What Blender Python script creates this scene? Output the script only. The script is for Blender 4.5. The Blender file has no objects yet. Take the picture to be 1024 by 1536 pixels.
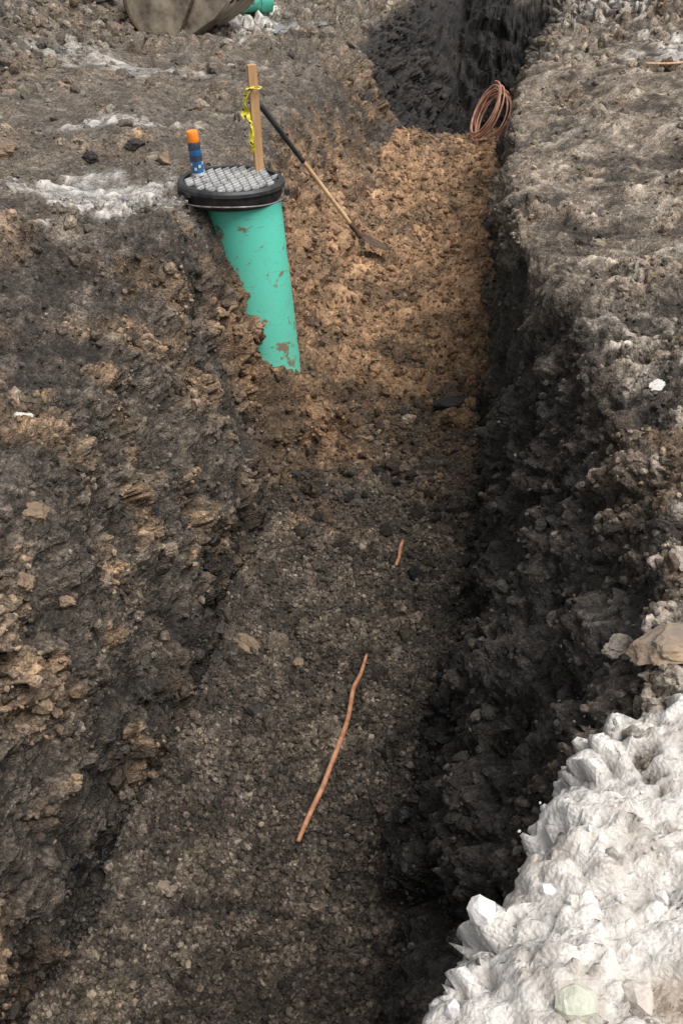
import bpy, bmesh, math, random
import numpy as np
from mathutils import Vector, Matrix
from mathutils.bvhtree import BVHTree

rng = np.random.default_rng(7)
random.seed(7)
scene = bpy.context.scene
F = np.float32

# ------------------------------------------------------------------ noise
_perm = np.random.default_rng(11).permutation(256).astype(np.int32)
_perm = np.concatenate([_perm, _perm])
_g = np.random.default_rng(12).normal(size=(256, 3)); _g /= np.linalg.norm(_g, axis=1)[:, None]
_g = _g.astype(F)
_r = np.random.default_rng(13).random((256, 4)).astype(F)

def hidx(ix, iy, iz):
    return _perm[(_perm[(_perm[ix & 255] + iy) & 255] + iz) & 255]

def perlin(p, s, off=0.0):
    q = (p * F(s) + F(off)).astype(F)
    i = np.floor(q); f = q - i; i = i.astype(np.int32)
    w = f * f * f * (f * (f * 6 - 15) + 10)
    out = np.zeros(len(q), F)
    for dx in (0, 1):
        wx = w[:, 0] if dx else 1 - w[:, 0]
        for dy in (0, 1):
            wy = w[:, 1] if dy else 1 - w[:, 1]
            for dz in (0, 1):
                wz = w[:, 2] if dz else 1 - w[:, 2]
                g = _g[hidx(i[:, 0] + dx, i[:, 1] + dy, i[:, 2] + dz)]
                d = g[:, 0] * (f[:, 0] - dx) + g[:, 1] * (f[:, 1] - dy) + g[:, 2] * (f[:, 2] - dz)
                out += wx * wy * wz * d
    return out * 1.5

def fbm(p, s, o=4, off=0.0, gain=0.5):
    a = 1.0; t = 0; r = np.zeros(len(p), F)
    for k in range(o):
        r += a * perlin(p, s * 2.03 ** k, off + 17.3 * k); t += a; a *= gain
    return r / t * 1.4

def worley(p, s, off=0.0):
    q = (p * F(s) + F(off)).astype(F)
    i = np.floor(q).astype(np.int32)
    f1 = np.full(len(q), 9.0, F); f2 = np.full(len(q), 9.0, F); idr = np.zeros(len(q), F)
    for dx in (-1, 0, 1):
        for dy in (-1, 0, 1):
            for dz in (-1, 0, 1):
                c0 = i[:, 0] + dx; c1 = i[:, 1] + dy; c2 = i[:, 2] + dz
                r = _r[hidx(c0, c1, c2)]
                d = (c0 + r[:, 0] - q[:, 0]) ** 2 + (c1 + r[:, 1] - q[:, 1]) ** 2 + (c2 + r[:, 2] - q[:, 2]) ** 2
                m = d < f1
                f2 = np.where(m, f1, np.minimum(f2, d))
                idr = np.where(m, r[:, 3], idr)
                f1 = np.where(m, d, f1)
    return np.sqrt(f1), np.sqrt(f2), idr

def sst(a, b, x):
    t = np.clip((x - a) / (b - a), 0, 1)
    return t * t * (3 - 2 * t)

# ------------------------------------------------------------------ materials
def new_mat(name):
    m = bpy.data.materials.new(name); m.use_nodes = True
    nt = m.node_tree
    b = nt.nodes["Principled BSDF"]
    return m, nt, b

def N(nt, typ, **kw):
    n = nt.nodes.new(typ)
    for k, v in kw.items():
        if k in n.inputs.keys(): n.inputs[k].default_value = v
        else: setattr(n, k, v)
    return n

def simple_mat(name, c1, c2, scale=20, rough=0.6, metal=0.0, bump=0.2, bdist=0.002, lo=0.35, hi=0.65, stretch=None, detail=6):
    m, nt, b = new_mat(name); L = nt.links
    tc = N(nt, "ShaderNodeTexCoord")
    src = tc.outputs["Object"]
    if stretch:
        mp = N(nt, "ShaderNodeMapping"); mp.inputs["Scale"].default_value = stretch
        L.new(src, mp.inputs[0]); src = mp.outputs[0]
    n = N(nt, "ShaderNodeTexNoise", Scale=scale, Detail=detail, Roughness=0.65); L.new(src, n.inputs["Vector"])
    r = N(nt, "ShaderNodeValToRGB")
    r.color_ramp.elements[0].position = lo; r.color_ramp.elements[0].color = (*c1, 1)
    r.color_ramp.elements[1].position = hi; r.color_ramp.elements[1].color = (*c2, 1)
    L.new(n.outputs["Fac"], r.inputs[0]); L.new(r.outputs[0], b.inputs["Base Color"])
    b.inputs["Roughness"].default_value = rough; b.inputs["Metallic"].default_value = metal
    bp = N(nt, "ShaderNodeBump", Strength=bump, Distance=bdist)
    n2 = N(nt, "ShaderNodeTexNoise", Scale=scale * 4, Detail=5.0); L.new(src, n2.inputs["Vector"])
    L.new(n2.outputs["Fac"], bp.inputs["Height"]); L.new(bp.outputs[0], b.inputs["Normal"])
    return m

def soil_material(name, fine=1.0):
    m, nt, b = new_mat(name); L = nt.links
    tc = N(nt, "ShaderNodeTexCoord"); o = tc.outputs["Object"]
    at = N(nt, "ShaderNodeAttribute"); at.attribute_name = "col"
    n1 = N(nt, "ShaderNodeTexNoise", Scale=45.0, Detail=6.0, Roughness=0.75); L.new(o, n1.inputs["Vector"])
    vo = N(nt, "ShaderNodeTexVoronoi", Scale=110.0); L.new(o, vo.inputs["Vector"])
    m1 = N(nt, "ShaderNodeMapRange"); m1.inputs["From Min"].default_value = .3; m1.inputs["From Max"].default_value = .7
    m1.inputs["To Min"].default_value = .30; m1.inputs["To Max"].default_value = 1.70; L.new(n1.outputs["Fac"], m1.inputs[0])
    sp = N(nt, "ShaderNodeSeparateColor"); L.new(vo.outputs["Color"], sp.inputs[0])
    m3 = N(nt, "ShaderNodeMapRange"); m3.inputs["To Min"].default_value = .6; m3.inputs["To Max"].default_value = 1.4
    L.new(sp.outputs[0], m3.inputs[0])
    a2 = N(nt, "ShaderNodeMath", operation='MULTIPLY'); L.new(m1.outputs[0], a2.inputs[0]); L.new(m3.outputs[0], a2.inputs[1])
    vm = N(nt, "ShaderNodeVectorMath", operation='SCALE'); L.new(at.outputs["Color"], vm.inputs[0])
    sc_ = N(nt, "ShaderNodeSeparateColor"); L.new(at.outputs["Color"], sc_.inputs[0])
    pr_ = N(nt, "ShaderNodeMapRange"); pr_.inputs["From Min"].default_value = .2; pr_.inputs["From Max"].default_value = .5
    L.new(sc_.outputs[0], pr_.inputs[0])
    mxx = N(nt, "ShaderNodeMix", data_type='FLOAT'); L.new(pr_.outputs[0], mxx.inputs[0]); L.new(a2.outputs[0], mxx.inputs[2])
    m5 = N(nt, "ShaderNodeMapRange"); m5.inputs["From Min"].default_value = .3; m5.inputs["From Max"].default_value = .7
    m5.inputs["To Min"].default_value = .78; m5.inputs["To Max"].default_value = 1.15; L.new(n1.outputs["Fac"], m5.inputs[0])
    L.new(m5.outputs[0], mxx.inputs[3]); L.new(mxx.outputs[0], vm.inputs["Scale"])
    L.new(vm.outputs[0], b.inputs["Base Color"])
    rr = N(nt, "ShaderNodeMapRange"); rr.inputs["To Min"].default_value = .95; rr.inputs["To Max"].default_value = .28
    L.new(at.outputs["Alpha"], rr.inputs[0]); L.new(rr.outputs[0], b.inputs["Roughness"])
    b.inputs["Specular IOR Level"].default_value = 0.35
    sb = N(nt, "ShaderNodeMath", operation='MULTIPLY_ADD'); L.new(vo.outputs["Distance"], sb.inputs[0]); sb.inputs[1].default_value = -.5
    L.new(n1.outputs["Fac"], sb.inputs[2])
    bd_ = N(nt, "ShaderNodeMapRange"); bd_.inputs["To Min"].default_value = 1.0; bd_.inputs["To Max"].default_value = .35; L.new(pr_.outputs[0], bd_.inputs[0])
    bm_ = N(nt, "ShaderNodeMath", operation='MULTIPLY'); L.new(sb.outputs[0], bm_.inputs[0]); L.new(bd_.outputs[0], bm_.inputs[1])
    bp = N(nt, "ShaderNodeBump", Strength=1.0 * fine, Distance=0.020)
    L.new(bm_.outputs[0], bp.inputs["Height"]); L.new(bp.outputs[0], b.inputs["Normal"])
    return m

soil = soil_material("soil")
stone_m = soil_material("loose_soil", 0.5)

# ------------------------------------------------------------------ terrain
def tab(Y, pts):
    ys = [a for a, b in pts]; xs = [b for a, b in pts]
    fine = np.linspace(-60, 140, 8001); v = np.interp(fine, ys, xs)
    k = np.exp(-0.5 * (np.arange(-24, 25) / 9.0) ** 2); k /= k.sum()
    v = np.convolve(np.pad(v, 24, mode='edge'), k, mode='valid')
    return np.interp(Y, fine, v)

ys = [0.5]
while ys[-1] < 17: ys.append(ys[-1] + 0.0023 * (ys[-1] + 1.6) + 0.0012)
st = 0.08
while ys[-1] < 130: ys.append(ys[-1] + st); st *= 1.06
back = [0.5]; st = 0.02
while back[-1] > -50: back.append(back[-1] - st); st *= 1.09
Y = np.array(back[::-1][:-1] + ys)
R = len(Y)
def wob(off, amp):
    q = np.stack([np.full(R, off), Y, np.zeros(R)], -1).astype(F)
    return amp * (fbm(q, 1.1, 4, off, .6)) * ((Y > 0) & (Y < 20))

lipL = tab(Y, [(-50, -14), (0, -1.75), (1.5, -1.35), (2.5, -1.1), (4, -.98), (5, -.86), (5.6, -.85), (6.0, -.75), (6.8, -.62), (7.4, -.6), (8.5, -.35), (10.8, .1), (12.4, .30), (16, 1.1), (20, 2.2), (130, 20)]) + wob(3.3, .10)
flL = tab(Y, [(-50, -13), (0, -1.3), (1.5, -.97), (2.2, -.86), (3.0, -.64), (4.4, -.47), (5.2, -.3), (5.8, -.05), (7, .0), (8.5, .21), (10.4, .50), (11.2, .75), (14, 1.25), (20, 2.9), (130, 21)]) + wob(8.1, .12)
flR = tab(Y, [(-50, -12), (0, -.08), (1.5, .19), (2.04, .23), (2.77, .32), (3.45, .51), (4.6, .80), (5.2, .88), (6.5, 1.0), (8.5, 1.33), (10.6, 1.70), (14, 2.1), (20, 3.3), (130, 22)]) + wob(5.7, .12)
lipR = tab(Y, [(-50, -11), (0, .0), (.86, .20), (1.44, .51), (2.1, .80), (2.8, .96), (3.67, .97), (4.4, .90), (5, .87), (6.5, 1.02), (9, 1.52), (10.8, 1.93), (12.4, 2.4), (15, 3.0), (20, 4.0), (130, 24)]) + wob(1.9, .08)
flR = np.minimum(flR, lipR + .02)
zf = tab(Y, [(-50, -1.5), (4.5, -1.5), (5.5, -1.42), (6.5, -1.3), (8.5, -1.02), (10.2, -.82), (10.7, -.80), (11.0, -.95), (11.5, -1.8), (15.0, -1.85), (16.2, 0), (130, 0)])

nO, nWL, nFl, nWR = 300, 225, 160, 225
def geo(n, s0, g):
    return np.cumsum(s0 * g ** np.arange(n))
dO = geo(nO, .0095, 1.0135)
dO[-1] = 120.0; dO[-2] = 75; dO[-3] = 52
C = nO * 2 + nWL + nFl + nWR + 1
X = np.zeros((R, C)); Z = np.zeros((R, C)); SEC = np.zeros(C, int)
outL = dO[::-1]
X[:, :nO] = lipL[:, None] - outL[None, :]; SEC[:nO] = 0
t = np.linspace(0, 1, nWL, endpoint=False)
X[:, nO:nO + nWL] = lipL[:, None] + (flL - lipL)[:, None] * t; Z[:, nO:nO + nWL] = zf[:, None] * t
SEC[nO:nO + nWL] = 1
t2 = np.linspace(0, 1, nFl, endpoint=False); a = nO + nWL
X[:, a:a + nFl] = flL[:, None] + (flR - flL)[:, None] * t2
Z[:, a:a + nFl] = zf[:, None] + (.08 * np.abs(2 * t2 - 1) ** 4)[None, :]
SEC[a:a + nFl] = 2
a += nFl; t3 = np.linspace(0, 1, nWR + 1)
bend = (1 - sst(3.8, 5.2, Y))[:, None]
xt = t3[None, :] + bend * .12 * np.sin(np.pi * t3)[None, :] * (1 - t3[None, :]) * -1
X[:, a:a + nWR + 1] = flR[:, None] + (lipR - flR)[:, None] * xt; Z[:, a:a + nWR + 1] = (zf[:, None] + .08 * (1 - t3)) * (1 - t3)
SEC[a:a + nWR + 1] = 3
a += nWR + 1
X[:, a:] = lipR[:, None] + dO[None, :]; SEC[a:] = 4
Yg = np.repeat(Y[:, None], C, 1)

mL = (SEC == 0) | (SEC == 1)
distL = np.clip(lipL[:, None] - X, 0, None)
distR = np.clip(X - lipR[:, None], 0, None)
topw = np.clip(1 + Z / 1.5, 0, 1) ** 2
near = 1 - sst(4.5, 5.05, Yg)
Z += np.where(mL, topw * near * (-.12 - .16 * np.exp(-distL / .35)), 0)
Z += np.where(mL & (Yg > 6), -.12 * topw * np.exp(-distL / .4), 0)
Z += np.where(SEC >= 3, topw * sst(1.9, 3.2, Yg) * (.15 * sst(.0, 1.0, distR) - .05), 0)
def pile(cx, cy, rx, ry, h):
    d = np.sqrt(((X - cx) / rx) ** 2 + ((Yg - cy) / ry) ** 2)
    return h * (1 - sst(.15, 1.0, d))
pl = pile(-5.0, 10.6, 3.4, 4.2, 1.0) + pile(-3.2, 13.6, 1.4, 1.2, .2)
pr = pile(5.2, 13.5, 2.8, 3.4, .6)
Z += np.where(SEC == 0, pl, 0) + np.where(SEC == 4, pr, 0)

def smooth_u(A, s):
    r = int(3 * s); k = np.exp(-.5 * (np.arange(-r, r + 1) / s) ** 2); k /= k.sum()
    P = np.pad(A, ((0, 0), (r, r)), mode='edge'); o = np.zeros_like(A)
    for i, w in enumerate(k): o += w * P[:, i:i + A.shape[1]]
    return o
w8 = ((np.arange(C) > 30) & (np.arange(C) < C - 30))
Xs = smooth_u(X, 8); Zs = smooth_u(Z, 8)
X = np.where(w8, Xs, X); Z = np.where(w8, Zs, Z)

# sand bank around the riser pipe
sandh = -.68 - (X + .72) * .85 - 1.5 * np.clip(5.36 - Yg, 0, None) - .5 * np.clip(Yg - 5.9, 0, None)
sandz = np.where((Yg > 4.3) & (Yg < 7) & (X > -.95), sandh, -9)
kk = .05
h_ = np.clip(.5 + .5 * (sandz - Z) / kk, 0, 1)
bankm = h_.copy()
Z = Z * (1 - h_) + sandz * h_ + kk * h_ * (1 - h_)
bankm = np.where(sandz < -5, 0, bankm)

P = np.stack([X, Yg, Z], -1)
du = np.gradient(P, axis=1); dv = np.gradient(P, axis=0)
Nn = np.cross(du, dv); Nn /= (np.linalg.norm(Nn, axis=2)[..., None] + 1e-9)
spacing = np.maximum(np.linalg.norm(du, axis=2), np.linalg.norm(dv, axis=2)).ravel()
p = P.reshape(-1, 3).astype(F); n = Nn.reshape(-1, 3)
sec = np.repeat(SEC[None, :], R, 0).ravel()
px, py, pz = p[:, 0], p[:, 1], p[:, 2]
vis = (py > .4) & (py < 18) & (px > -9) & (px < 9)
iv = np.where(vis)[0]; pv = p[iv]
def V(fn, fill=0.0):
    o = np.full(len(p), fill, F); o[iv] = fn(pv); return o

big = V(lambda q: fbm(q, 1.3, 3, 3.1))
mid = V(lambda q: fbm(q, 5.0, 4, 9.7, .55))
fin = V(lambda q: fbm(q, 28.0, 3, 5.2, .6))
msk = V(lambda q: fbm(q, 2.6, 3, 31.0))
msk2 = V(lambda q: fbm(q, 4.5, 4, 51.0, .6))
warp = np.stack([mid, fin, big], -1)[iv] * .05
def wf(s, off, k=1.0):
    a1, a2, a3 = worley(pv + warp * k, s, off)
    A = np.zeros(len(p), F); B = np.zeros(len(p), F); Dd = np.full(len(p), .5, F)
    A[iv] = a1; B[iv] = a2; Dd[iv] = a3
    return A, B, Dd
f1a, f2a, ida = wf(9.0, 1.0)
f1b, f2b, idb = wf(24.0, 7.0, .6)
f1c, f2c, idc = wf(55.0, 13.0, .3)
lump_a = np.clip(1 - f1a * f1a * 1.6, 0, 1) * (ida > .35) * (.4 + ida)
lump_b = np.clip(1 - f1b * f1b * 1.6, 0, 1) * (.2 + 1.2 * idb)
lump_c = np.clip(1 - f1c * f1c * 1.6, 0, 1) * (.2 + 1.2 * idc)

def secw(mask):
    A_ = mask.astype(float)[None, :]
    return np.repeat(smooth_u(A_, 11), R, 0).ravel()
wFs = secw(SEC == 2); wWLs = secw(SEC == 1); wWRs = secw(SEC == 3)
isF = wFs; isW = wWLs + wWRs; isT = np.clip(1 - isF - isW, 0, 1)
fl_c = sst(.25, .75, wFs + .55 * mid + .45 * msk2)
sandY = sst(4.5, 6.1, py + 1.0 * msk + .6 * mid + .3 * msk2)
sand = fl_c * sandY * (1 - sst(10.5, 10.9, py + .2 * mid))
sand = np.maximum(sand, np.where((sec == 1) & (py > 4.4), sst(-.20, -.7, pz + .5 * msk + .3 * mid) * sst(4.7, 5.2, py + .3 * mid) * (1 - sst(7.4, 10.4, py + .8 * msk)), 0))
sand = np.maximum(sand, np.where((sec == 3) & (py > 5.4), sst(-.75, -1.1, pz + .45 * msk + .3 * mid) * (1 - sst(10.3, 10.8, py)), 0))
sand = np.maximum(sand, sst(.4, .9, bankm.ravel()) * (py > 4.3) * sst(-.25, 0, py - 4.8 + .5 * mid + .4 * msk))
sand = np.clip(sand, 0, 1)
crustedge = py + .26 * msk2 + .16 * mid + .07 * fin - .10 * (px - .5)
white = np.where((sec == 4) | ((sec == 3) & (pz > -.14)), 1 - sst(1.38, 1.45, crustedge), 0)
white = white * (py > -1)
rough_m = sst(-.2, .35, msk)
amp = np.clip(1.6 - spacing / .03, 0, 1)
farF = sst(10.8, 11.4, py)
heap = np.clip(pl.ravel() * 5, 0, 1) + np.clip(pr.ravel() * 5, 0, 1)
calm = 1 - .55 * np.where(sec <= 1, sst(5.0, 5.8, py), sst(3.6, 4.6, py)) * (1 - np.clip(heap, 0, 1)) * (1 - sst(10.5, 12, py)) * (1 - .5 * sst(.2, .5, msk))
calm = np.where(sec == 2, 1, calm)
disp = np.zeros(len(p))
disp += big * (.10 * isT + .08 * isW + .02 * isF)
disp += mid * (.035 * isT + (.060 * wWLs + .075 * wWRs) * (.5 + .5 * calm) + (.022 + .2 * farF) * isF) * (1 - .3 * sand)
disp += calm * (.060 * lump_a * (isW * (.35 + .8 * rough_m) + isT * (.25 + .8 * rough_m)) + (.012 + .08 * farF) * lump_a * isF) * (1 - .5 * sand)
disp += calm * (.028 * lump_b * (isW * (.5 + .7 * rough_m) + isT * .8) + .010 * lump_b * isF) * amp * (1 - .2 * sand)
disp += (.010 * lump_c) * amp * (.4 + .6 * calm)
disp += fin * (.012 * isW + .012 * isT + .009 * isF) * amp * calm
disp += np.where(py > 10, (isT + .7 * isW) * lump_a * .05, 0)
led = V(lambda q: fbm(q * np.array([1, 1, .45], F), 2.6, 2, 77.0))
disp += wWRs * (np.abs(led) * .14 - .06) * (1 - white)
disp += wWLs * (-np.clip(led - .10, 0, 1) * .12)
disp += sand * (np.abs(V(lambda q: fbm(q, 3.0, 3, 91.0))) * .14 - .02)
cl = np.clip(1 - f1a * f1a * 1.2, 0, 1)
ck = sst(.0, .20, f2b - f1b)
crd = .030 + .060 * np.sqrt(cl) * (.2 + ida) + .020 * ck * (.3 + idb) + .05 * mid + .004 * lump_c + .008 * fin
disp = np.where(white > 0, disp * (1 - white) + white * crd, disp)
disp *= np.where(np.abs(px) > 20, .3, 1)
pd = p + n * disp[:, None]

# colours ---------------------------------------------------------
def mixc(A, c2, f):
    c2 = np.asarray(c2, float)
    if c2.ndim == 1: c2 = c2[None, :]
    return A * (1 - f[:, None]) + c2 * f[:, None]
G = 1.42
def g(r_, g_, b_): return (r_ * G, g_ * G, b_ * G)
col = np.tile(np.array(g(.054, .045, .037)), (len(p), 1))
tp = isT * sst(-.25, .35, msk2 + .3 * big)
col = mixc(col, g(.130, .108, .086), tp * .75)
brown = sst(.0, .4, msk + .4 * msk2) * (isW * .9 + isT * .6)
col = mixc(col, g(.165, .108, .064), np.clip(brown * np.where(sec == 3, .2, .72), 0, 1))
lb = np.where(sec == 1, sst(-.35, .25, msk2 + .2) * (1 - sst(4.4, 5.2, py)), 0)
col = mixc(col, g(.095, .076, .057), lb * .5)
tn = np.where((sec <= 1) & (py < 4.6), sst(.20, .46, msk2 * .8 + .4 * mid + .3 * msk), 0)
col = mixc(col, g(.25, .165, .100), tn * .65)
col = mixc(col, g(.125, .105, .084), np.where((sec <= 1) & (py > 5.2), (1 - sand) * sst(-.5, .0, pz) * .55, 0))
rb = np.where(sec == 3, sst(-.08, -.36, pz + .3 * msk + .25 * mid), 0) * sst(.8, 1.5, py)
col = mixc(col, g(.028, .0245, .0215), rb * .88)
col = mixc(col, g(.080, .064, .050), np.where(sec == 3, sst(.15, .45, msk2) * .45, 0))
col = mixc(col, g(.068, .054, .041), fl_c * (1 - sand) * (.75 + .5 * np.clip(msk2, -.5, .5)))
col = mixc(col, g(.105, .083, .060), fl_c * (1 - sand) * sst(.05, .4, msk) * .5)
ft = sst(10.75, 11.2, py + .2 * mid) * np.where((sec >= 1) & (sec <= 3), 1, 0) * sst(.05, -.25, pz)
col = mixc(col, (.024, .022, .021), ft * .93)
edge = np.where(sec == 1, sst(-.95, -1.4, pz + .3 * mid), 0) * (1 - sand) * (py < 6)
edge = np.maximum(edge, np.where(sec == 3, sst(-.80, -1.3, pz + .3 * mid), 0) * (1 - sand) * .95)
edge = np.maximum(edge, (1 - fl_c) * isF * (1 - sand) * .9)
# dark strip of floor along the right wall: damp, plus wall shade painted in
damp_shade_x = np.repeat(flR, C)
edge = np.maximum(edge, isF * (1 - sand) * sst(-.28, .0, px - damp_shade_x + .22 * msk2 + .12 * mid) * .75)
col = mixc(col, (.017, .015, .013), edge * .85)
sc = np.array([.345, .215, .125])[None, :] * (1 + .5 * msk2[:, None] + .3 * mid[:, None])
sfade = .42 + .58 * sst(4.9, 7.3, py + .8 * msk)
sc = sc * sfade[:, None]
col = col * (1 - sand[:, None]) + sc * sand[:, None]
col = mixc(col, (.10, .073, .050), sand * sst(.02, .32, -msk - .4 * mid) * .55)
rbk = np.where((sec == 4) | ((sec == 3) & (pz > -.4)), sst(3.3, 4.6, py + .6 * msk) * sst(-.35, .15, msk2 + .5 * big + .10), 0)
rbk = rbk * np.where(sec == 3, sst(-.42, -.12, pz + .15 * mid), 1) * (1 - sst(9.5, 12, py) * .6)
col = mixc(col, (.245, .198, .152), rbk * .8)
pale = np.where(sec == 4, sst(.0, .35, msk2 - .05 + .25 * big) * sst(.02, .3, px - np.repeat(lipR, C)), 0)
col = mixc(col, (.42, .37, .31), pale * .5)
pr2 = np.where((sec == 4) & (py < 3.8), sst(-.05, .25, fin * .5 + msk2 + .05), 0)
col = mixc(col, (.36, .31, .255), pr2 * .7)
def patch(cx, cy, rx, ry):
    return np.clip(1.25 - np.sqrt(((px - cx) / rx) ** 2 + ((py - cy) / ry) ** 2) + .9 * msk2 + .4 * mid, 0, 1)
pt = np.maximum.reduce([sst(.1, .9, patch(-1.25, 5.5, .55, .5)), .8 * sst(.1, .9, patch(-1.55, 7.2, .45, .28)), sst(.2, .8, patch(-.95, 11.8, .45, .9)),
                        .7 * sst(.2, .9, patch(-.7, 9.6, .3, .3)), .8 * sst(.2, .9, patch(3.3, 9.0, .9, 1.3)), .8 * sst(.2, .9, patch(3.3, 12.6, .8, .9)),
                        .5 * sst(.2, .9, patch(-1.9, 9.2, .9, .35))])
pt = pt * isT * (.6 + .9 * np.clip(mid + .25, 0, .6))
col = mixc(col, (.46, .44, .41), np.clip(pt, 0, .75))
tone = (.55 + .9 * ida) * (.55 + .9 * idb) * (.65 + .7 * idc)
tone = 1 + (tone - 1) * (.85 - .4 * sand) * (.5 + .5 * calm)
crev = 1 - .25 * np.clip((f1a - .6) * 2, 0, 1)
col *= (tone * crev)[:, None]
wc = np.tile(np.array([.70, .665, .62]), (len(p), 1))
wb = sst(.05, .55, msk + .7 * msk2 + .8 * (px - .66) - .9 * (py - 1.1)) * .8
wc = mixc(wc, (.38, .29, .205), wb)
wc = mixc(wc, (.36, .30, .24), sst(.2, .5, mid * .8 + .5 * fin - .3 * msk2) * .5)
wc *= (.88 + .16 * idb)[:, None] * (.88 + .24 * ida)[:, None]
col = col * (1 - white[:, None]) + wc * white[:, None]
wet = np.clip(edge * .9 + ft * .6 + rb * .5 * sst(-.1, .3, msk2 + .2), 0, 1)
col = np.clip(col, .007, .78)

def add_mesh(name, verts, faces_flat, fsize, mat, smooth=False, colors=None):
    me = bpy.data.meshes.new(name)
    nv = len(verts); nf = len(faces_flat) // fsize
    me.vertices.add(nv); me.vertices.foreach_set("co", np.ascontiguousarray(verts, F).ravel())
    me.loops.add(nf * fsize); me.loops.foreach_set("vertex_index", np.ascontiguousarray(faces_flat, np.int32))
    me.polygons.add(nf); me.polygons.foreach_set("loop_start", np.arange(0, nf * fsize, fsize, dtype=np.int32))
    if colors is not None:
        at = me.attributes.new("col", 'FLOAT_COLOR', 'POINT'); at.data.foreach_set("color", np.ascontiguousarray(colors, F).ravel())
    me.update(calc_edges=True)
    me.polygons.foreach_set("use_smooth", np.full(nf, smooth))
    ob = bpy.data.objects.new(name, me); scene.collection.objects.link(ob)
    me.materials.append(mat)
    return ob

ii = np.arange(R * C).reshape(R, C)
q = np.stack([ii[:-1, :-1], ii[:-1, 1:], ii[1:, 1:], ii[1:, :-1]], -1).reshape(-1, 4)
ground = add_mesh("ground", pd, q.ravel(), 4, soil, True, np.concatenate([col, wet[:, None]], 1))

def bvh_of():
    bm_r = (Y > .4) & (Y < 17)
    rows = np.where(bm_r)[0][::3]
    cols = np.arange(0, C, 3)
    sub = ii[np.ix_(rows, cols)]
    vv = pd[sub.ravel()]; m_, k_ = sub.shape
    jj = np.arange(m_ * k_).reshape(m_, k_)
    ff = np.stack([jj[:-1, :-1], jj[:-1, 1:], jj[1:, 1:], jj[1:, :-1]], -1).reshape(-1, 4)
    return BVHTree.FromPolygons(vv.tolist(), ff.tolist())
bvh = bvh_of()
def gz(x, y, default=0.0):
    h = bvh.ray_cast(Vector((x, y, 3)), Vector((0, 0, -1)))
    return h[0].z if h[0] else default

# ------------------------------------------------------------------ loose stones & clods
def ico(sub):
    bm = bmesh.new(); bmesh.ops.create_icosphere(bm, subdivisions=sub, radius=1)
    v = np.array([x.co[:] for x in bm.verts]); f = np.array([[y.index for y in x.verts] for x in bm.faces]); bm.free(); return v, f
def rock_shape(sub, seed, rough=.3, cuts=7):
    v, f = ico(sub); r = np.random.default_rng(seed)
    for _ in range(cuts):
        d = r.normal(size=3); d /= np.linalg.norm(d); h = r.uniform(.45, .85)
        s = v @ d; v = v - np.clip(s - h, 0, None)[:, None] * d * .9
    v = v * (1 + rough * fbm(v.astype(F), 1.6, 3, seed * 3.7))[:, None]
    return v * np.array([1, r.uniform(.65, 1), r.uniform(.5, .8)]), f

cell_area = (np.linalg.norm(du, axis=2) * np.linalg.norm(dv, axis=2)).ravel()
def scatter(name, N_, sub, dens, smin, smax, power, seed, colmul=1.0, sink=.2, cvar=.38):
    r = np.random.default_rng(seed)
    w = cell_area * np.clip(dens, 0, None) * vis; w = w / w.sum()
    idx = r.choice(len(w), N_, p=w)
    tmpl = [rock_shape(sub, seed * 10 + k, .35 if sub > 1 else .2, 6 if sub > 1 else 3) for k in range(8)]
    size = smin * (smax / smin) ** (r.random(N_) ** power)
    VV = []; FF = []; CC = []; off = 0
    for k in range(8):
        s = idx[k::8]; m_ = len(s); sz = size[k::8]
        tv, tf = tmpl[k]
        A = r.normal(size=(m_, 4)); A /= np.linalg.norm(A, axis=1)[:, None]
        w_, x_, y_, z_ = A.T
        Rm = np.stack([1 - 2 * (y_ * y_ + z_ * z_), 2 * (x_ * y_ - z_ * w_), 2 * (x_ * z_ + y_ * w_),
                       2 * (x_ * y_ + z_ * w_), 1 - 2 * (x_ * x_ + z_ * z_), 2 * (y_ * z_ - x_ * w_),
                       2 * (x_ * z_ - y_ * w_), 2 * (y_ * z_ + x_ * w_), 1 - 2 * (x_ * x_ + y_ * y_)], -1).reshape(m_, 3, 3)
        pos = pd[s] + n[s] * (sz * sink)[:, None] + r.normal(size=(m_, 3)) * .004
        vv = np.einsum('mij,nj->mni', Rm, tv) * sz[:, None, None] + pos[:, None, :]
        cs = col[s]; cap = .28 + .5 * white[s][:, None]
        cc = np.minimum(cs * (colmul * np.exp(r.normal(size=(m_, 1)) * cvar)), cs * 0 + cap * cs / cs.max(1)[:, None]) * (1 + r.normal(size=(m_, 3)) * .025)
        cc = np.clip(cc, .01, .72)
        cc = np.concatenate([cc, wet[s][:, None]], 1)
        VV.append(vv.reshape(-1, 3)); CC.append(np.repeat(cc, len(tv), 0))
        FF.append((tf[None] + (np.arange(m_) * len(tv))[:, None, None] + off).reshape(-1))
        off += m_ * len(tv)
    return add_mesh(name, np.concatenate(VV), np.concatenate(FF), 3, stone_m, False, np.concatenate(CC))

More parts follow.
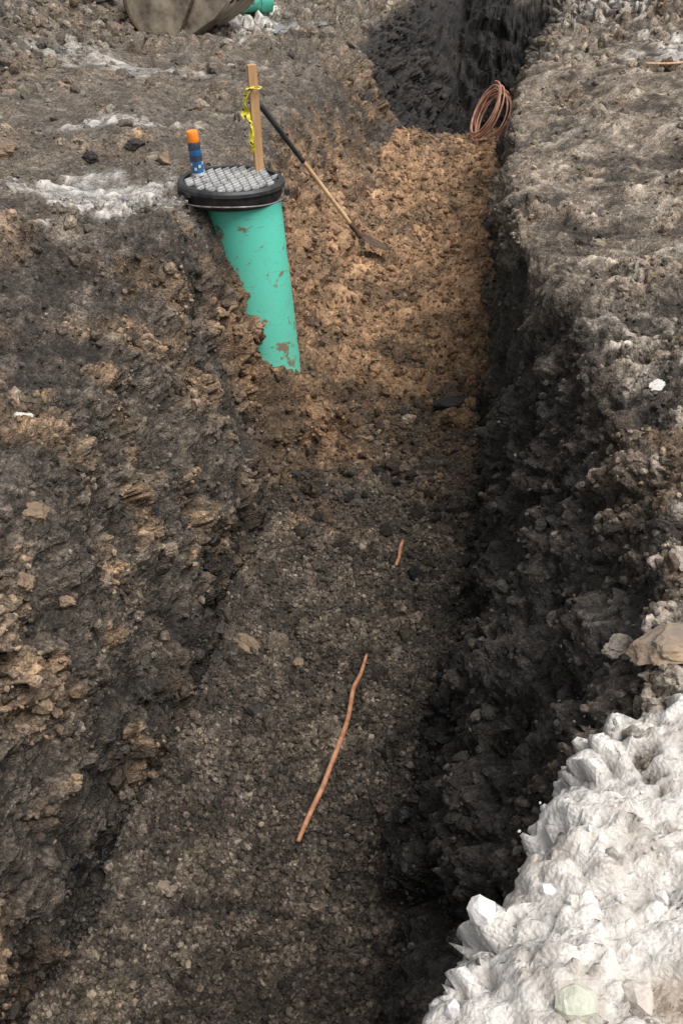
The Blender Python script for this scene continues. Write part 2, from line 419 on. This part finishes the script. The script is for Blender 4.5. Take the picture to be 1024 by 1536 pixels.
dcam = np.sqrt(px ** 2 + py ** 2 + (1.5 - pz) ** 2)
nearw = 1 / np.clip(dcam, 1.5, 20) ** 1.6
not_w = 1 - .93 * white
scatter("gravel", 60000, 1, isF * nearw * (1 - .7 * sand), .0035, .018, 1.5, 3, .95, .2, .36)
scatter("soil_crumbs", 72000, 1, (isW * .9 + isT) * nearw * not_w * (.3 + rough_m) * (1 - .4 * sand) * calm, .004, .018, 1.6, 4, 1.0)
scatter("soil_clods", 14000, 2, (isW * 1.0 + isT * 1.0 + isF * .2) * nearw * not_w * (.2 + rough_m) * (1 - .6 * sand) * calm, .012, .042, 1.7, 5, .95, -.05, .32)
far_d = np.where((py > 6.5) & (sec != 2), 1.0, 0) * (isT + .3 * isW) * (.08 + .7 * rough_m * calm + 3 * (pl.ravel() > .05) + 3 * (pr.ravel() > .03))
scatter("spoil_heap_clods", 12000, 2, far_d * (np.abs(px) < 6), .018, .09, 1.9, 6, .85, .05, .3)
scatter("sand_lumps", 6500, 2, sand + isF * .2, .008, .045, 1.9, 8, .85, .05, .34)
scatter("fallen_clods", 460, 3, isF * np.exp(-((py - 5.1) / .8) ** 2) + isF * .12 * (py > 2) * (py < 7) + (edge > .4) * .35 * (py > 2) * (py < 6), .018, .058, 1.5, 9, .7, .2, .5)
scatter("pale_clods", 240, 3, np.where((sec == 4) & (py > 1.35) & (py < 3.2), pr2 + .3, 0) * (distR.ravel() < .9), .014, .045, 1.5, 10, 1.0, -.1, .2)

# ------------------------------------------------------------------ helpers for objects
def empty(name, loc=(0, 0, 0)):
    e = bpy.data.objects.new(name, None); e.location = loc; scene.collection.objects.link(e); return e
def obj_from(name, verts, faces, mat, parent=None, smooth=False):
    me = bpy.data.meshes.new(name); me.from_pydata([tuple(v) for v in verts], [], faces); me.update()
    ob = bpy.data.objects.new(name, me); scene.collection.objects.link(ob)
    if mat: me.materials.append(mat)
    for f in me.polygons: f.use_smooth = smooth
    if parent: ob.parent = parent
    return ob
def lathe(name, prof, mat, parent=None, seg=64, smooth=True, loc=(0, 0, 0)):
    vs = []; fs = []
    for r, z in prof:
        for k in range(seg):
            a = 2 * math.pi * k / seg; vs.append((r * math.cos(a) + loc[0], r * math.sin(a) + loc[1], z + loc[2]))
    for i in range(len(prof) - 1):
        for k in range(seg):
            k2 = (k + 1) % seg
            fs.append((i * seg + k, i * seg + k2, (i + 1) * seg + k2, (i + 1) * seg + k))
    ob = obj_from(name, vs, fs, mat, parent, smooth)
    if smooth:
        md = ob.modifiers.new("es", 'EDGE_SPLIT'); md.split_angle = math.radians(35)
    return ob
def tube(name, pts, rad, mat, parent=None, seg=10, sub=6, caps=True):
    pts = [Vector(p_) for p_ in pts]; P2 = []; R2 = []
    rl = rad if isinstance(rad, list) else [rad] * len(pts)
    for i in range(len(pts) - 1):
        p0 = pts[max(i - 1, 0)]; p1 = pts[i]; p2 = pts[i + 1]; p3 = pts[min(i + 2, len(pts) - 1)]
        for k in range(sub):
            t = k / sub
            P2.append(.5 * ((2 * p1) + (p2 - p0) * t + (2 * p0 - 5 * p1 + 4 * p2 - p3) * t * t + (3 * p1 - p0 - 3 * p2 + p3) * t ** 3)); R2.append(rl[i] * (1 - t) + rl[i + 1] * t)
    P2.append(pts[-1]); R2.append(rl[-1])
    vs = []; fs = []; up = Vector((.13, .21, .97))
    for i, c0 in enumerate(P2):
        d = (P2[min(i + 1, len(P2) - 1)] - P2[max(i - 1, 0)]).normalized()
        s = d.cross(up).normalized(); u = s.cross(d)
        up = u
        for k in range(seg):
            a = 2 * math.pi * k / seg; vs.append(c0 + (s * math.cos(a) + u * math.sin(a)) * R2[i])
    for i in range(len(P2) - 1):
        for k in range(seg):
            k2 = (k + 1) % seg; fs.append((i * seg + k, i * seg + k2, (i + 1) * seg + k2, (i + 1) * seg + k))
    if caps: fs.append(tuple(range(seg))[::-1]); fs.append(tuple((len(P2) - 1) * seg + k for k in range(seg)))
    return obj_from(name, vs, fs, mat, parent, True)
def boxes(name, lst, mat, parent=None, bevel=.0):
    bm = bmesh.new()
    for (cx, cy, cz, sx, sy, sz, rot) in lst:
        M = Matrix.Translation((cx, cy, cz)) @ (rot if rot else Matrix.Identity(4)) @ Matrix.Diagonal((sx, sy, sz, 1))
        bmesh.ops.create_cube(bm, size=1, matrix=M)
    if bevel: bmesh.ops.bevel(bm, geom=bm.edges[:], offset=bevel, segments=2, affect='EDGES')
    me = bpy.data.meshes.new(name); bm.to_mesh(me); bm.free()
    ob = bpy.data.objects.new(name, me); scene.collection.objects.link(ob); me.materials.append(mat)
    if parent: ob.parent = parent
    return ob

# ------------------------------------------------------------------ sewer riser pipe
def pipe_material():
    m, nt, b = new_mat("green_pvc"); L = nt.links
    tc = N(nt, "ShaderNodeTexCoord"); o = tc.outputs["Object"]
    n0 = N(nt, "ShaderNodeTexNoise", Scale=3.0, Detail=4.0); L.new(o, n0.inputs["Vector"])
    base = N(nt, "ShaderNodeMix", data_type='RGBA'); base.inputs[6].default_value = (.10, .58, .43, 1); base.inputs[7].default_value = (.15, .70, .54, 1)
    L.new(n0.outputs["Fac"], base.inputs[0])
    n1 = N(nt, "ShaderNodeTexNoise", Scale=9.0, Detail=9.0, Roughness=.72, Distortion=.6); L.new(o, n1.inputs["Vector"])
    r1 = N(nt, "ShaderNodeValToRGB"); r1.color_ramp.elements[0].position = .565; r1.color_ramp.elements[1].position = .61
    L.new(n1.outputs["Fac"], r1.inputs[0])
    sx = N(nt, "ShaderNodeSeparateXYZ"); L.new(o, sx.inputs[0])
    mr = N(nt, "ShaderNodeMapRange"); mr.inputs["From Min"].default_value = -.1; mr.inputs["From Max"].default_value = -1.1
    mr.inputs["To Min"].default_value = .03; mr.inputs["To Max"].default_value = .36; L.new(sx.outputs[2], mr.inputs[0])
    n2 = N(nt, "ShaderNodeTexNoise", Scale=40.0, Detail=6.0); L.new(o, n2.inputs["Vector"])
    mu = N(nt, "ShaderNodeMath", operation='MULTIPLY'); L.new(mr.outputs[0], mu.inputs[0]); L.new(n2.outputs["Fac"], mu.inputs[1])
    mp = N(nt, "ShaderNodeMapping"); mp.inputs["Scale"].default_value = (3, 3, 30); mp.inputs["Rotation"].default_value = (.3, .2, 0)
    L.new(o, mp.inputs[0]); n3 = N(nt, "ShaderNodeTexNoise", Scale=4.0, Detail=6.0); L.new(mp.outputs[0], n3.inputs["Vector"])
    r3 = N(nt, "ShaderNodeValToRGB"); r3.color_ramp.elements[0].position = .64; r3.color_ramp.elements[1].position = .68; r3.color_ramp.elements[1].color = (.6, .6, .6, 1)
    L.new(n3.outputs["Fac"], r3.inputs[0])
    mx = N(nt, "ShaderNodeMath", operation='MAXIMUM'); L.new(r1.outputs[0], mx.inputs[0]); L.new(mu.outputs[0], mx.inputs[1])
    mx2 = N(nt, "ShaderNodeMath", operation='MAXIMUM'); L.new(mx.outputs[0], mx2.inputs[0]); L.new(r3.outputs[0], mx2.inputs[1])
    fin_ = N(nt, "ShaderNodeMix", data_type='RGBA'); L.new(mx2.outputs[0], fin_.inputs[0]); L.new(base.outputs[2], fin_.inputs[6]); fin_.inputs[7].default_value = (.20, .16, .10, 1)
    L.new(fin_.outputs[2], b.inputs["Base Color"])
    rg = N(nt, "ShaderNodeMapRange"); rg.inputs["To Min"].default_value = .33; rg.inputs["To Max"].default_value = .9; L.new(mx2.outputs[0], rg.inputs[0]); L.new(rg.outputs[0], b.inputs["Roughness"])
    bp = N(nt, "ShaderNodeBump", Strength=.4, Distance=.004); L.new(mx2.outputs[0], bp.inputs["Height"]); L.new(bp.outputs[0], b.inputs["Normal"])
    return m
pvc = pipe_material()
black_pl = simple_mat("black_cast_plastic", (.012, .012, .013), (.05, .05, .048), 14, .5, 0, .3, .002, .4, .75)
tread = simple_mat("worn_tread", (.16, .16, .16), (.50, .50, .49), 22, .6, .0, .3, .001, .3, .6)
steel = simple_mat("band_steel", (.10, .095, .09), (.28, .27, .26), 30, .5, .5)
riser = empty("sewer_riser_pipe", (-.56, 5.66, 0))
pb = lathe("pipe_body", [(.185, -.02), (.212, -.02), (.216, -.5), (.222, -1.7)], pvc, riser, 96)
pb.rotation_euler = (0, math.radians(-4.6), 0)
lid = empty("lid", (-.05, 0, 0)); lid.parent = riser
lathe("lid_rim", [(.0, -.02), (.262, -.02), (.262, .022), (.285, .024), (.296, .012), (.298, -.006), (.284, -.012), (.280, -.055), (.270, -.075), (.262, -.085), (.22, -.085), (.2, -.05)], black_pl, lid, 96)
lathe("lid_plate", [(.0, .008), (.262, .008)], black_pl, lid, 96)
lst = []
for ang, y0, y1 in ((math.radians(62), -.26, .0), (math.radians(62), 0.0, .26)):
    Rz = Matrix.Rotation(ang, 4, 'Z')
    row = 0; y_ = y0 + .016
    while y_ < y1:
        x_ = -.26 + (.035 if row % 2 else 0)
        while x_ < .26:
            if x_ * x_ + y_ * y_ < .246 ** 2:
                v_ = Rz @ Vector((x_, y_, 0))
                lst.append((v_.x, v_.y, .018, .060, .0105, .018, Rz))
            x_ += .070
        y_ += .031; row += 1
boxes("lid_treads", lst, tread, lid, .002)
rp = [(.305 * math.cos(a), .305 * math.sin(a), -.055 + .006 * math.sin(3 * a)) for a in np.linspace(0, 2 * math.pi, 40)]
tube("clamp_ring", rp, .005, steel, lid, 8, 3)
Rz = Matrix.Rotation(.5, 4, 'Z')
boxes("clamp_lug", [(.31, -.03, -.04, .03, .05, .035, None), (.24, .2, .0, .05, .03, .02, Rz), (-.2, -.2, -.01, .06, .04, .025, Rz)], black_pl, lid, .004)

# ------------------------------------------------------------------ spray can
blue = simple_mat("can_blue_label", (.015, .09, .25), (.03, .16, .36), 12, .35, 0, .05)
white_l = simple_mat("can_white_label", (.45, .46, .48), (.65, .65, .66), 30, .4, 0, .05)
orange = simple_mat("orange_cap", (.80, .20, .015), (.90, .27, .03), 12, .4, 0, .05)
dark_l = simple_mat("can_dark_label", (.02, .03, .05), (.05, .06, .09), 40, .4, 0, .05)
can = empty("spray_paint_can", (-.795, 5.71, .027)); can.rotation_euler = (math.radians(2), math.radians(-5), .4)
lathe("can_base", [(0, 0), (.031, 0), (.034, .004), (.034, .02)], white_l, can, 32)
lathe("can_body", [(.0335, .02), (.0335, .145)], blue, can, 32)
lathe("can_band", [(.0342, .085), (.0342, .115)], dark_l, can, 32)
lathe("can_upper_label", [(.0337, .145), (.0337, .170), (.031, .180), (.026, .184)], dark_l, can, 32)
lathe("can_cap", [(.026, .182), (.031, .184), (.033, .192), (.031, .236), (.028, .242), (0, .243)], orange, can, 32)
lb_ = []
for k in range(9):
    a = k * .7
    lb_.append((.0345 * math.cos(a), .0345 * math.sin(a), .045 + .012 * (k % 3), .001, .014, .016, Matrix.Rotation(a, 4, 'Z')))
boxes("can_label_print", lb_, white_l, can)

# ------------------------------------------------------------------ wooden stake with tape
wood = simple_mat("stake_wood", (.36, .19, .085), (.58, .36, .19), 6, .75, 0, .4, .001, .3, .7, (8, 8, .8))
stake = empty("wooden_stake", (-.465, 5.85, -.05)); stake.rotation_euler = (math.radians(1.5), math.radians(-2.2), .35)
boxes("post", [(0, 0, .315, .050, .032, .63, None)], wood, stake, .002)
yel = simple_mat("yellow_tape", (.55, .48, .02), (.75, .68, .06), 9, .45, 0, .2)
def ribbon(name, pts, w, tw, mat, parent):
    pts = [Vector(p_) for p_ in pts]; vs = []; fs = []; M_ = 8; k = 0
    for i in range(len(pts) - 1):
        for j in range(M_):
            t = j / M_; p_ = pts[i].lerp(pts[i + 1], t)
            a = tw * (i + t) + math.sin((i + t) * 2.3) * .8; ww = w * (.55 + .45 * abs(math.sin((i + t) * 1.7)))
            d = Vector((math.cos(a), math.sin(a), .25 * math.sin(a * 1.7))) * ww * .5
            vs += [p_ - d, p_ + Vector((.004 * math.sin(k), .006 * math.cos(k * 1.3), 0)), p_ + d]; k += 1
    for i in range(k - 1):
        for s in (0, 1): fs.append((i * 3 + s, i * 3 + s + 1, i * 3 + 4 + s, i * 3 + 3 + s))
    return obj_from(name, vs, fs, mat, parent, True)
tape = empty("caution_tape", (-.47, 5.83, 0))
ribbon("tape_tail_front", [(-.01, -.03, .47), (-.05, -.03, .46), (-.055, -.03, .40), (-.045, -.025, .34), (-.025, -.03, .26), (-.03, -.03, .18), (-.02, -.03, .12)], .028, .9, yel, tape)
ribbon("tape_tail_side", [(.0, -.03, .475), (-.035, -.035, .44), (-.065, -.03, .38), (-.06, -.035, .31), (-.03, -.04, .29)], .036, 1.3, yel, tape)
ribbon("tape_wrap", [(-.035, -.012, .46), (-.02, -.035, .468), (.02, -.035, .462), (.034, .0, .466), (.02, .03, .465), (-.02, .03, .462), (-.035, -.01, .45)], .02, .2, yel, tape)
ribbon("tape_tail_low", [(-.03, -.03, .3), (-.02, -.04, .24), (-.035, -.03, .2), (-.02, -.03, .15), (-.03, -.02, .1)], .025, 1.1, yel, tape)
mk = [( -.05 + .02*math.sin(k*2), -.05, .43 - .035 * k, .012, .002, .010, Matrix.Rotation(k, 4, 'Y')) for k in range(8)]
boxes("tape_print", mk, black_pl, tape)

# ------------------------------------------------------------------ shovel
shov = empty("shovel")
hw = simple_mat("handle_wood", (.40, .25, .12), (.66, .49, .29), 8, .6, 0, .2)
blk = simple_mat("black_grip", (.012, .012, .012), (.03, .03, .03), 20, .5)
rust = simple_mat("rusty_steel", (.045, .03, .022), (.12, .075, .045), 18, .8, .1)
A = Vector((-.56, 7.28, .10)); B = Vector((.20, 7.62, -1.00))
dirv = (B - A).normalized()
def at_(t): return A.lerp(B, t)
tube("fibreglass_grip", [at_(0), at_(.02), at_(.12), at_(.30), at_(.38)], [.018, .021, .019, .017, .017], blk, shov, 12, 3)
tube("handle", [at_(.36), at_(.5), at_(.7), at_(.84)], .0165, hw, shov, 12, 3)
tube("socket", [at_(.82), at_(.88), at_(.93)], [.018, .019, .021], rust, shov, 12, 3)
side = dirv.cross(Vector((.35, -.15, .9))).normalized()
bd = (dirv + Vector((.55, -.05, .22))).normalized(); bn = side.cross(bd).normalized()
vs = []; fs = []
prof = [(0, .018), (.02, .050), (.05, .062), (.12, .064), (.19, .056), (.24, .036), (.27, .006)]
for s_, w_ in prof:
    for k in range(7):
        u = (k - 3) / 3
        vs.append(at_(.915) + bd * s_ + side * w_ * u + bn * (.014 * u * u - .012 * math.sin(s_ * 10)))
for i in range(len(prof) - 1):
    for k in range(6): fs.append((i * 7 + k, i * 7 + k + 1, i * 7 + k + 8, i * 7 + k + 7))
bl = obj_from("blade", vs, fs, rust, shov, True); md = bl.modifiers.new("s", 'SOLIDIFY'); md.thickness = .004

# ------------------------------------------------------------------ copper
copper = simple_mat("dull_copper", (.34, .145, .078), (.60, .31, .18), 26, .5, .15, .4, .002)
wpts = [(.112, 3.42), (.085, 3.30), (.0515, 3.20), (.036, 3.08), (.020, 2.98), (-.008, 2.865), (-.040, 2.75), (-.072, 2.63), (-.118, 2.50), (-.156, 2.382)]
fz = np.array([gz(x, y) for x, y in wpts]); tt = np.arange(len(fz)); pf = np.polyval(np.polyfit(tt, fz, 3), tt)
lift = max(0, float(np.max(fz - pf))) + .010
tube("copper_wire", [(x, y, z + lift) for (x, y), z in zip(wpts, pf)], [.006, .009, .0105, .010, .0105, .0115, .010, .011, .0102, .008], copper, None, 10, 5)
sp_ = [(.318, 4.30), (.30, 4.22), (.292, 4.15), (.272, 4.08)]
tube("copper_wire.001", [(x, y, max(gz(.3, 4.2), gz(.28, 4.1), gz(.31, 4.28)) + .012) for x, y in sp_], [.008, .010, .009, .008], copper, None, 10, 4)
cz = gz(1.40, 10.4, -.8)
coilp = []
turns = 8
e1 = Vector((.38, .35, .82)).normalized(); e2 = Vector((.75, -.75, .1)).normalized(); e2 = (e2 - e1 * e2.dot(e1)).normalized()
axn = e1.cross(e2).normalized()
cc = Vector((1.44, 10.3, cz + .21))
for i in range(turns * 22):
    a = 2 * math.pi * i / 22; tn = i / 22
    rr_ = .25 + .03 * math.sin(tn * 2.1 + 1); rb_ = .16 + .03 * math.cos(tn * 1.3)
    coilp.append(cc + e1 * rr_ * math.cos(a) + e2 * rb_ * math.sin(a) + axn * (.030 * (tn - turns / 2) * (1 + .6 * math.sin(a))) + Vector((.02 * math.sin(tn * 3), 0, 0)))
coil_m = simple_mat("weathered_copper", (.28, .125, .08), (.50, .27, .19), 20, .5, .15, .3, .002)
tube("copper_wire_coil", coilp, .0095, coil_m, None, 8, 2)

# ------------------------------------------------------------------ rocks
def rock_mat(name, c1, c2, sc=6): return simple_mat(name, c1, c2, sc, .9, 0, .8, .01, .3, .7)
rm_tan = rock_mat("tan_stone", (.12, .11, .10), (.36, .25, .155), 5)
rm_grey = rock_mat("pale_clay", (.20, .17, .14), (.36, .31, .26), 7)
rm_br = rock_mat("brown_clay", (.12, .085, .058), (.26, .18, .118), 7)
rm_bk = rock_mat("black_clod", (.014, .014, .013), (.045, .04, .036), 9)
rm_wh = rock_mat("frozen_lump", (.42, .40, .37), (.6, .58, .55), 9)
def rock(loc, dims, seed, mat, rot=(0, 0, 0), sink=.25, rough=.35):
    v, f = rock_shape(5, seed, rough, 12)
    v = v / np.abs(v).max(0)
    v = v * (1 + .12 * fbm(v.astype(F), 4, 4, seed))[:, None]
    v = v * np.array(dims) * .5
    ob = obj_from("rock", v, f.tolist(), mat, None, False)
    x, y = loc[:2]; z = gz(x, y)
    ob.location = (x, y, z + dims[2] * (.5 - sink)); ob.rotation_euler = rot
    return ob
rock((.73, 1.74), (.25, .13, .10), 31, rm_tan, (.15, -.1, .15), .25, .2)
rock((.55, 1.60), (.11, .08, .075), 32, rm_grey, (0, .2, .6))
rock((.70, 1.94), (.09, .07, .06), 33, rm_grey)
rock((.84, 2.04), (.08, .07, .05), 43, rm_grey)
rock((-1.02, 2.80), (.12, .09, .08), 34, rm_br, (0, .3, .4), .5)
rock((-.93, 2.68), (.09, .08, .07), 35, rm_br, (0, .3, 1.4), .5)
rock((-1.0, 2.55), (.09, .07, .06), 44, rm_br, (0, .3, 1.4), .5)
rock((-.43, 3.47), (.14, .09, .07), 36, rm_br, (.2, .25, -.5), .4)
rock((-.20, 3.36), (.07, .06, .05), 45, rm_br, (0, 0, 0), .4)
rock((-.63, 2.2), (.085, .06, .045), 37, rm_tan, (0, 0, -.3), .4)
rock((.15, 5.3), (.15, .08, .07), 38, rm_br, (0, 0, -.3), .4)
rock((.66, 5.65), (.26, .13, .12), 39, rm_bk, (0, 0, .2), .25)
rock((.38, 5.6), (.10, .08, .07), 40, rm_bk, (0, 0, 0), .4)
rock((-.25, 4.85), (.10, .08, .07), 47, rm_bk, (0, 0, 0), .4)
rock((-.1, 4.8), (.09, .07, .06), 48, rm_bk, (0, 0, 0), .4)
rock((-.36, 3.05), (.10, .08, .07), 51, rm_bk, (0, 0, 0), .35)
rock((1.06, 3.06), (.09, .05, .05), 41, rm_wh, (0, 0, .6))
rock((1.15, 2.95), (.06, .05, .04), 42, rm_wh)
rock((-1.2, 3.35), (.10, .05, .03), 52, rm_wh, (0, 0, 0), .5)
rock((-2.0, 6.15), (.16, .13, .12), 53, rm_br)
rock((-1.05, 6.15), (.12, .1, .1), 54, rm_br)
rock((-1.25, 6.35), (.14, .1, .09), 55, rm_bk)
rock((-1.5, 6.2), (.12, .1, .09), 56, rm_bk)

tube("wooden_lath", [(2.35, 8.4, gz(2.35, 8.4) + .03), (2.65, 8.6, gz(2.65, 8.6) + .05), (3.05, 8.95, gz(3.05, 8.95) + .04)], .010, wood, None, 6, 4)

# meltwater puddle: a thin irregular sheet just above the low spot beside the bucket
pc = Vector((-.62, 11.9)); pz_ = gz(-.62, 11.9)
vs = [(pc.x, pc.y, 0)]; 
for k in range(40):
    a = 2 * math.pi * k / 40; rr_ = 1 + .18 * math.sin(3 * a + 1) + .12 * math.sin(7 * a)
    vs.append((pc.x + .42 * rr_ * math.cos(a), pc.y + .55 * rr_ * math.sin(a), 0))
zz = float(np.median([gz(v[0], v[1]) for v in vs])) + .012
vs = [(v[0], v[1], zz) for v in vs]
wm, wnt, wb_ = new_mat("puddle_water"); wb_.inputs["Base Color"].default_value = (.10, .095, .085, 1)
wn = N(wnt, "ShaderNodeTexNoise", Scale=9.0, Detail=3.0); wbp = N(wnt, "ShaderNodeBump", Strength=.15, Distance=.01)
wnt.links.new(wn.outputs["Fac"], wbp.inputs["Height"]); wnt.links.new(wbp.outputs[0], wb_.inputs["Normal"])
wb_.inputs["Roughness"].default_value = .06
obj_from("puddle", vs, [(0, k + 1, (k + 1) % 40 + 1) for k in range(40)], wm, None, True)

# ------------------------------------------------------------------ excavator (mostly beyond the frame)
dusty = simple_mat("dusty_steel", (.10, .08, .06), (.42, .35, .26), 5, .75, .05, .5, .004)
yellow = simple_mat("machine_paint", (.45, .26, .02), (.60, .38, .04), 3, .5, 0, .1)
rubber = simple_mat("track_rubber", (.015, .015, .015), (.06, .055, .05), 12, .85, 0, .6, .004)
glass = simple_mat("cab_glass", (.02, .025, .03), (.04, .05, .05), 3, .1)
exc = empty("excavator", (0, 0, 0))
bx, by = -1.62, 11.2; bzz = gz(bx, by - .1) - .05
prof = [(-.42, .85), (-.44, .60)]
for k in range(13):
    a = math.radians(190 + k * 9.5); prof.append((.46 * math.cos(a) + .02, .44 * math.sin(a) + .44))
prof += [(.30, .16), (.52, .34), (.66, .52)]
vs = []; fs = []
Rb = Matrix.Rotation(math.radians(-18), 4, 'Z') @ Matrix.Rotation(math.radians(8), 4, 'Y')
wd = .40
def bw(v): return Rb @ Vector(v) + Vector((bx, by, bzz))
for (a_, z_) in prof:
    for s in (-wd, -wd * .33, wd * .33, wd): vs.append(bw((a_, s, z_)))
m_ = len(prof)
for i in range(m_ - 1):
    for k in range(3): fs.append((i * 4 + k, i * 4 + k + 1, i * 4 + k + 5, i * 4 + k + 4))
sh = obj_from("bucket_shell", vs, fs, dusty, exc, True)
md = sh.modifiers.new("s", 'SOLIDIFY'); md.thickness = .02
vs = []; fs = []
for s in (-wd - .012, wd + .012):
    o_ = len(vs)
    for (a_, z_) in prof: vs.append(bw((a_, s, z_)))
    fs.append(tuple(range(o_, o_ + m_)))
sd = obj_from("bucket_sides", vs, fs, dusty, exc); md = sd.modifiers.new("s", 'SOLIDIFY'); md.thickness = .022
rib = [bw((a_ * 1.0, -wd - .03, z_)) for a_, z_ in prof[2:15]]
tube("bucket_rim", rib, .016, rust, exc, 6, 2)
lst = []
for k in range(5):
    s = -wd + .08 + k * (2 * wd - .16) / 4
    v_ = bw((.68, s, .55)); lst.append((v_.x, v_.y, v_.z, .16, .06, .035, Rb @ Matrix.Rotation(math.radians(-50), 4, 'Y')))
v_ = bw((.24, -wd - .035, .3)); lst.append((v_.x, v_.y, v_.z, .03, .02, .36, Rb @ Matrix.Rotation(.35, 4, 'Y')))
boxes("bucket_teeth", lst, rust, exc, .006)
boxes("dipper_arm", [(-2.3, 12.3, 1.5, .2, 2.0, .26, Matrix.Rotation(math.radians(38), 4, 'X'))], yellow, exc, .02)
boxes("boom", [(-3.0, 14.2, 2.5, .24, 2.8, .34, Matrix.Rotation(math.radians(-20), 4, 'X') @ Matrix.Rotation(.3, 4, 'Z'))], yellow, exc, .03)
def track(name, cx):
    vs = []; fs = []; pts_ = []
    for k in range(12): a = math.radians(-90 + k * 180 / 11); pts_.append((16.9 + .34 * math.cos(a), .36 + .34 * math.sin(a)))
    for k in range(12): a = math.radians(90 + k * 180 / 11); pts_.append((14.25 + .34 * math.cos(a), .36 + .34 * math.sin(a)))
    for s in (-.22, .22):
        for a_, z_ in pts_: vs.append((cx + s, a_, z_))
    n_ = len(pts_)
    for i in range(n_): fs.append((i, (i + 1) % n_, n_ + (i + 1) % n_, n_ + i))
    fs.append(tuple(range(n_))); fs.append(tuple(range(n_, 2 * n_)))
    obj_from(name, vs, fs, rubber, exc)
    gr = []
    for k in range(20):
        gr.append((cx, 14.2 + k * .14, .715, .44, .05, .03, None)); gr.append((cx, 14.2 + k * .14, .008, .44, .05, .03, None))
    for k in range(7):
        a = math.radians(105 + k * 25); gr.append((cx, 14.25 + .35 * math.cos(a), .36 + .35 * math.sin(a), .44, .04, .04, Matrix.Rotation(a, 4, 'X')))
    boxes(name + "_lugs", gr, rubber, exc, .005)
track("track_near", -3.3); track("track_far", -5.0)
boxes("undercarriage", [(-4.15, 15.6, .5, 1.2, 1.6, .35, None)], rubber, exc, .03)
boxes("house", [(-4.15, 15.9, 1.25, 1.9, 2.4, .95, None)], yellow, exc, .08)
boxes("cab_frame", [(-4.7, 15.3, 2.2, .85, 1.2, 1.1, None)], yellow, exc, .06)
boxes("cab_window", [(-4.7, 14.69, 2.25, .7, .02, .85, None), (-4.27, 15.3, 2.25, .02, .95, .8, None)], glass, exc)
ty_z = gz(-2.55, 11.5)
tyre = empty("tyre", (-2.55, 11.5, ty_z + .27)); tyre.rotation_euler = (math.radians(78), 0, math.radians(40))
lathe("tread", [(.2, -.09), (.3, -.1), (.335, -.06), (.34, 0), (.335, .06), (.3, .1), (.2, .09)], rubber, tyre, 40)
lathe("rim", [(.02, .02), (.12, .03), (.19, .05), (.2, .09), (.2, -.09)], dusty, tyre, 40)

sp = empty("green_sewer_pipe", (-1.1, 12.35, gz(-1.1, 12.35) + .13)); sp.rotation_euler = (0, math.radians(88), math.radians(12))
lathe("pipe_length", [(.12, -.3), (.14, -.3), (.14, .2), (.155, .21), (.155, .33), (.13, .33), (.12, .2), (.12, -.3)], pvc, sp, 40)

# ------------------------------------------------------------------ world, sun, camera
w = bpy.data.worlds.new("World"); scene.world = w; w.use_nodes = True
nt = w.node_tree; bg = nt.nodes["Background"]
sky = nt.nodes.new("ShaderNodeTexSky"); sky.sky_type = 'NISHITA'; sky.sun_disc = False
el = math.radians(62); az = math.radians(130)
sky.sun_elevation = el; sky.sun_rotation = az; sky.dust_density = 3.0
hs = nt.nodes.new("ShaderNodeHueSaturation"); hs.inputs["Saturation"].default_value = .2
nt.links.new(sky.outputs[0], hs.inputs["Color"]); nt.links.new(hs.outputs[0], bg.inputs[0]); bg.inputs[1].default_value = .15
sun = bpy.data.lights.new("sun", 'SUN'); sun.energy = 3.9; sun.angle = math.radians(45); sun.color = (1, .965, .925)
so = bpy.data.objects.new("sun", sun); scene.collection.objects.link(so)
sd_ = Vector((math.sin(az) * math.cos(el), math.cos(az) * math.cos(el), math.sin(el)))
so.rotation_euler = sd_.to_track_quat('Z', 'Y').to_euler()

cam = bpy.data.cameras.new("camera"); co = bpy.data.objects.new("camera", cam); scene.collection.objects.link(co)
co.location = (0, 0, 1.5); co.rotation_euler = (math.radians(57), 0, 0)
cam.sensor_fit = 'VERTICAL'; cam.sensor_height = 36; cam.sensor_width = 24; cam.lens = 35.3; cam.clip_end = 500; cam.clip_start = .05
scene.camera = co
scene.view_settings.view_transform = 'Standard'; scene.view_settings.look = 'None'; scene.view_settings.exposure = 0
